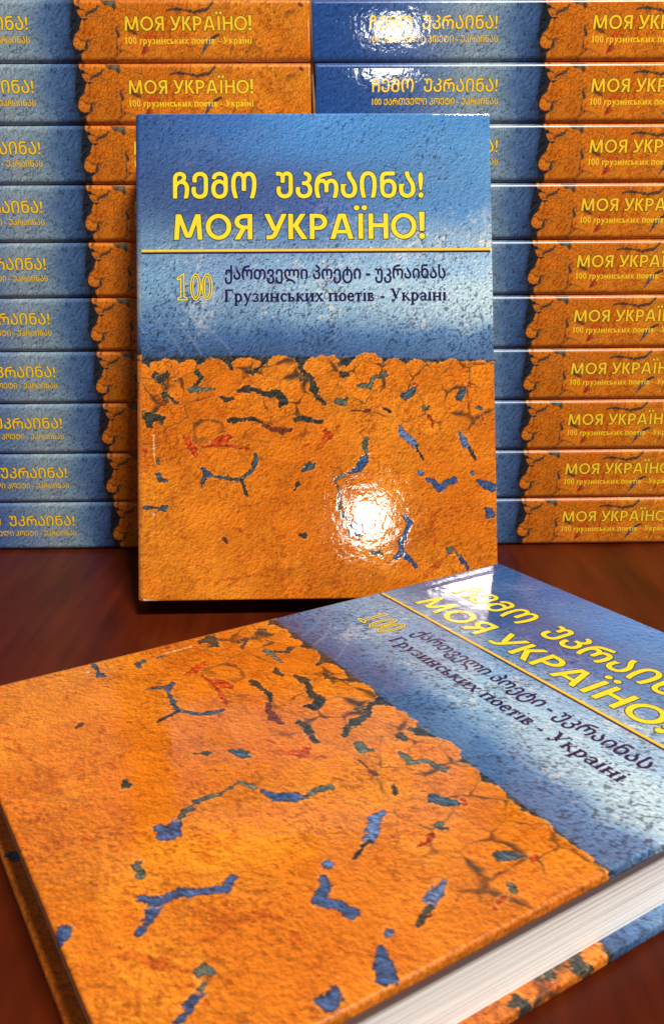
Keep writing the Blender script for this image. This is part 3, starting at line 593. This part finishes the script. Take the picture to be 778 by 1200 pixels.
def caps_mesh(name, text, x0, x1, ybase, cap, s, o, mats, place):
    xs = [x for q in caps_text(text, s) for x, y in q]; a0, a1 = min(xs), max(xs); k = (x1 - x0) / (a1 - a0)
    co = []; F = []; fm = []; n = 0
    for ink, grow in ((0, o), (1, 0.0)):
        v, f = polys_layer([[((x - a0), y) for x, y in q] for q in caps_text(text, s, grow)], k, cap, x0, ybase)
        co.append(place(v[:, 0], v[:, 1], 0.03 + 0.04 * ink + jitter_lift(v, f))); F += [[i + n for i in q] for q in f]; fm += [ink] * len(f); n += len(v)
    return mesh_np(name, np.vstack(co), F, mats, smooth=False, fmat=fm)
def polys_layer(P, sx, sy, x0, y0):
    v = []; f = []
    for q in P: f.append(list(range(len(v), len(v) + len(q)))); v += [(x0 + x * sx, y0 + y * sy) for x, y in q]
    return np.array(v), f
def jitter_lift(v, f):                                                 # neighbouring strokes overlap: set each a hair above the last
    h = np.zeros(len(v))
    for k, q in enumerate(f): h[q] = 0.004 * (k % 6)
    return h
def stroke_ring(cx, cy, rx, ry, w, n=36):
    return [[(cx + (rx + s * w / 2) * math.cos(a), cy + (ry + s * w / 2) * math.sin(a)) for a, s in ((2 * math.pi * i / n, 1), (2 * math.pi * (i + 1) / n, 1), (2 * math.pi * (i + 1) / n, -1), (2 * math.pi * i / n, -1))] for i in range(n)]
def stroke_path(pts, w, closed=True):
    out = []
    for i in range(len(pts) - (0 if closed else 1)):
        a = np.array(pts[i]); b = np.array(pts[(i + 1) % len(pts)]); d = (b - a) / np.linalg.norm(b - a); n = np.array((-d[1], d[0])) * w / 2; e = d * w / 2
        out.append([tuple(a - e - n), tuple(b + e - n), tuple(b + e + n), tuple(a - e + n)])
    return out

def on_front(u, v, h): return np.stack([u, H + v, T + h], 1)           # u from the spine, v (negative) down from the head
def on_spine(u, v, h): return np.stack([-spine_bulge(T + v) - h, H - u, T + v], 1)   # u from the head, v (negative) down from the front board

def cover_lettering():
    ms = []
    ms.append(('title_lettering', letters_mesh('title_lettering', fit_letters('ᲩᲔᲛᲝ  ᲣᲙᲠᲐᲘᲜᲐ!', 16.2, 124.0, -37.25, 11.6, 0.29, 0.31, 'Ო', 3), [OUTL, YEL], on_front)))
    ms.append(('title_lettering', caps_mesh('title_lettering', 'МОЯ УКРАЇНО!', 16.5, 124.5, -55.15, 11.0, 0.178, 0.029, [OUTL, YEL], on_front)))
    ms.append(('subtitle_lettering', letters_mesh('subtitle_lettering', fit_letters('ქართველი პოეტი - უკრაინას', 38.0, 133.2, -72.6, 4.6, 0.17, 0, 'ო', 3), [NAVY], on_front)))
    P, wd = serif_text('Грузинських поетів - Україні'); s = (133.5 - 37.8) / wd
    v, f = polys_layer(P, s, 5.5 / 0.665, 37.8, -82.3); h = jitter_lift(v, f)
    ms.append(('subtitle_lettering', mesh_np('subtitle_lettering', on_front(v[:, 0], v[:, 1], 0.05 + h), f, [NAVY], smooth=False)))
    # outlined hundred
    one = [(18.0, -81.2), (18.0, -80.4), (19.3, -79.9), (19.3, -71.9), (17.9, -72.6), (17.7, -71.9), (20.6, -69.9), (20.6, -79.9), (21.9, -80.4), (21.9, -81.2)]
    P1 = stroke_path(one, 0.50); P0 = stroke_path(one, 0.84)
    for cx in (25.6, 30.5):
        for rx, ry in ((2.15, 5.6), (1.15, 4.55)): P1 += stroke_ring(cx, -75.6, rx, ry, 0.50); P0 += stroke_ring(cx, -75.6, rx, ry, 0.84)
    co = []; F = []; fm = []; n = 0
    for k, P in enumerate((P0, P1)):
        v, f = polys_layer(P, 1, 1, 0, 0); co.append(on_front(v[:, 0], v[:, 1], 0.03 + 0.04 * k + jitter_lift(v, f))); F += [[i + n for i in q] for q in f]; fm += [k] * len(f); n += len(v)
    ms.append(('number_lettering', mesh_np('number_lettering', np.vstack(co), F, [OUTL, GOLD], smooth=False, fmat=fm)))
    # double rule: gold over dark, following the hinge groove
    us = np.r_[np.linspace(RS + 0.2, 12, 30), W - 0.9]; gz = -0.14 * np.exp(-((us - 7.4) / 0.85) ** 2) - 0.08 * np.exp(-((us - 4.5) / 1.8) ** 2)
    co = []; F = []; fm = []; n = 0
    for k, (a, b, lift) in enumerate(((-60.55, -61.3, 0.05), (-59.3, -60.5, 0.06), (-59.65, -60.15, 0.08))):
        co.append(np.vstack([on_front(us, np.full(len(us), b), gz + lift), on_front(us, np.full(len(us), a), gz + lift)])); q = len(us)
        F += [[n + i, n + i + 1, n + q + i + 1, n + q + i] for i in range(q - 1)]; fm += [k] * (q - 1); n += 2 * q
    ms.append(('divider_line', mesh_np('divider_line', np.vstack(co), F, [NAVY, PALE, GOLD], smooth=False, fmat=fm)))
    return ms
def spine_lettering():
    ms = []
    for nm, tx, a, b, base, cap, off, ref in (('title_lettering', 'ᲩᲔᲛᲝ  ᲣᲙᲠᲐᲘᲜᲐ!', 26.0, 83.5, -12.6, 5.7, 0.10, 'Ო'), ('subtitle_lettering', '100 ᲥᲐᲠᲗᲕᲔᲚᲘ ᲞᲝᲔᲢᲘ - ᲣᲙᲠᲐᲘᲜᲐᲡ', 26.0, 84.0, -18.0, 2.75, 0.03, '1')):
        ms.append((nm, letters_mesh(nm, fit_letters(tx, a, b, base, cap, off, 0.20 if 'title' == nm[:5] else 0.10, ref, 2), [SPSH, SPY], on_spine)))
    ms.append(('title_lettering', caps_mesh('title_lettering', 'МОЯ УКРАЇНО!', 126.7, 183.6, -13.0, 5.75, 0.165, 0.035, [SPSH, SPY], on_spine)))
    P, wd = serif_text('100 грузинських поетів - Україні', True); v, f = polys_layer(P, 57.4 / wd, 2.9 / 0.665, 126.3, -18.4)
    ms.append(('subtitle_lettering', mesh_np('subtitle_lettering', on_spine(v[:, 0], v[:, 1], 0.05 + jitter_lift(v, f)), f, [SPY], smooth=False)))
    return ms

def back_picture(X, Y):
    return cover_print(W - X + 9.0, Y + 1.6)
FRONT_FINE = board_mesh('front_cover', T, 0.3, cover_print, True)
FRONT_ROUGH = board_mesh('front_cover', T, 1.0, cover_print, True)
BACK_FINE = board_mesh('back_cover', BOARD, 0.5, back_picture, False)
BACK_ROUGH = board_mesh('back_cover', BOARD, 1.0, back_picture, False)
SPINE = spine_mesh(0.3); BLOCK = pages_mesh(); C_LET = cover_lettering(); S_LET = spine_lettering()

def make_book(front, back, cover_text):
    t = empty('hardback_book')
    fc = link('front_cover', front, t); link('back_cover', back, t); sp = link('spine', SPINE, t); link('page_block', BLOCK, t)
    for n, m in S_LET: link(n, m, sp)
    if cover_text:
        for n, m in C_LET: link(n, m, fc)
    return t
def copy_tree(o, parent=None):
    c = o.copy(); COL.objects.link(c); c.parent = parent
    for ch in list(o.children): copy_tree(ch, c)
    return c

# ------------------------------------------------------------------ table and wall
TABLE = mat_wood('polished_mahogany', (0.030, 0.0028, 0.0006), (0.098, 0.0128, 0.0021), 0.34, (22.0, 2.4, 22.0), 0.0)
WALLM = mat_wood('pale_brown_wood', (0.20, 0.105, 0.06), (0.32, 0.19, 0.12), 0.5, (2.0, 20.0, 20.0), 0.0)
def slab(name, x0, x1, y0, y1, z0, z1, mat, bev=4.0):
    import bmesh
    bm = bmesh.new(); bmesh.ops.create_cube(bm, size=1.0)
    for v in bm.verts: v.co = Vector(((x0 + x1) / 2 + v.co.x * (x1 - x0), (y0 + y1) / 2 + v.co.y * (y1 - y0), (z0 + z1) / 2 + v.co.z * (z1 - z0))) * MM
    bmesh.ops.bevel(bm, geom=bm.edges[:], offset=bev * MM, segments=3, affect='EDGES'); me = bpy.data.meshes.new(name); bm.to_mesh(me); bm.free(); me.materials.append(mat); return me
tag(link('table', slab('table', -700, 700, -150, 780, -30, -0.05, TABLE)), 'dark red brown polished wooden table under all the books', 'table')
tag(link('wall', slab('wall', -1500, 1500, 800, 840, -800, 1600, WALLM)), 'pale brown wall seen above the left stack', 'wall', kind='structure')

# ------------------------------------------------------------------ the two books in front
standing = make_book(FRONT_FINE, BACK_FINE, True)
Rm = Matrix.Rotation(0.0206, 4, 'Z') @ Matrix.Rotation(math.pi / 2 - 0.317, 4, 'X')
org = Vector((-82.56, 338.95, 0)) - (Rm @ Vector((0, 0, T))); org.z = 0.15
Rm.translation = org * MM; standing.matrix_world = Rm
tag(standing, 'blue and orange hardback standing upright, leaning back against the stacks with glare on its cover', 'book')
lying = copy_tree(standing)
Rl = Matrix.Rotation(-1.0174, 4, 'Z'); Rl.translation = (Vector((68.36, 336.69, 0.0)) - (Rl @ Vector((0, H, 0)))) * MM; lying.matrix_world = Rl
tag(lying, 'blue and orange hardback lying flat on the table in the foreground, white page edges showing', 'book')

# ------------------------------------------------------------------ the two stacks, spines to the viewer
KX, KY, KYAW = -9.43, 432.94, 0.012
L_OFF = [1.05, 1.04, 1.52, -0.13, -1.14, -1.89, -1.53, -0.65, -0.55, 0.97]       # how far each book is pushed along, top to bottom
R_OFF = [1.72, 2.97, 4.20, 2.36, 2.26, 2.74, 3.18, 3.59, 3.96, 4.29]
ORD = ['topmost', 'second from the top', 'third from the top', 'fourth from the top', 'fifth from the top', 'fifth from the bottom', 'fourth from the bottom', 'third from the bottom', 'second from the bottom', 'bottom']
proto = make_book(FRONT_ROUGH, BACK_ROUGH, False); first = True
YAWS_L = [0.0, 0.1, -0.1, 0.05, 0.0, -0.1, 0.1, 0.0, 0.1, 0.0]; YAWS_R = [-0.5, -0.2, 0.3, 0.4, 0.3, 0.2, 0.3, 0.2, 0.3, 0.2]
for side, offs, yaws in (('left', L_OFF, YAWS_L), ('right', R_OFF, YAWS_R)):
    for k in range(10):
        b = proto if first else copy_tree(proto); first = False
        end = offs[k] - (H if side == 'left' else 0.0)                 # where the head of the spine lies along the row
        d = Vector((math.cos(KYAW), math.sin(KYAW), 0)); mid = Vector((KX, KY, 0)) + d * (end + H / 2)
        a = math.pi / 2 + KYAW + math.radians(yaws[k]); R = Matrix.Rotation(a, 4, 'Z')
        R.translation = (mid - (R @ Vector((0, H / 2, 0))) + Vector((0, 0, (9 - k) * (T + 0.02) + 0.1))) * MM
        b.matrix_world = R
        look = {('left', 0): ', pale brown wall above it', ('right', 0): ', white glare across its blue half', ('right', 1): ', small glare at its end'}.get((side, k), '')
        tag(b, 'book lying spine out, %s of %s stack%s' % (ORD[k], side, look), 'book', 'books stacked spine out in two piles')
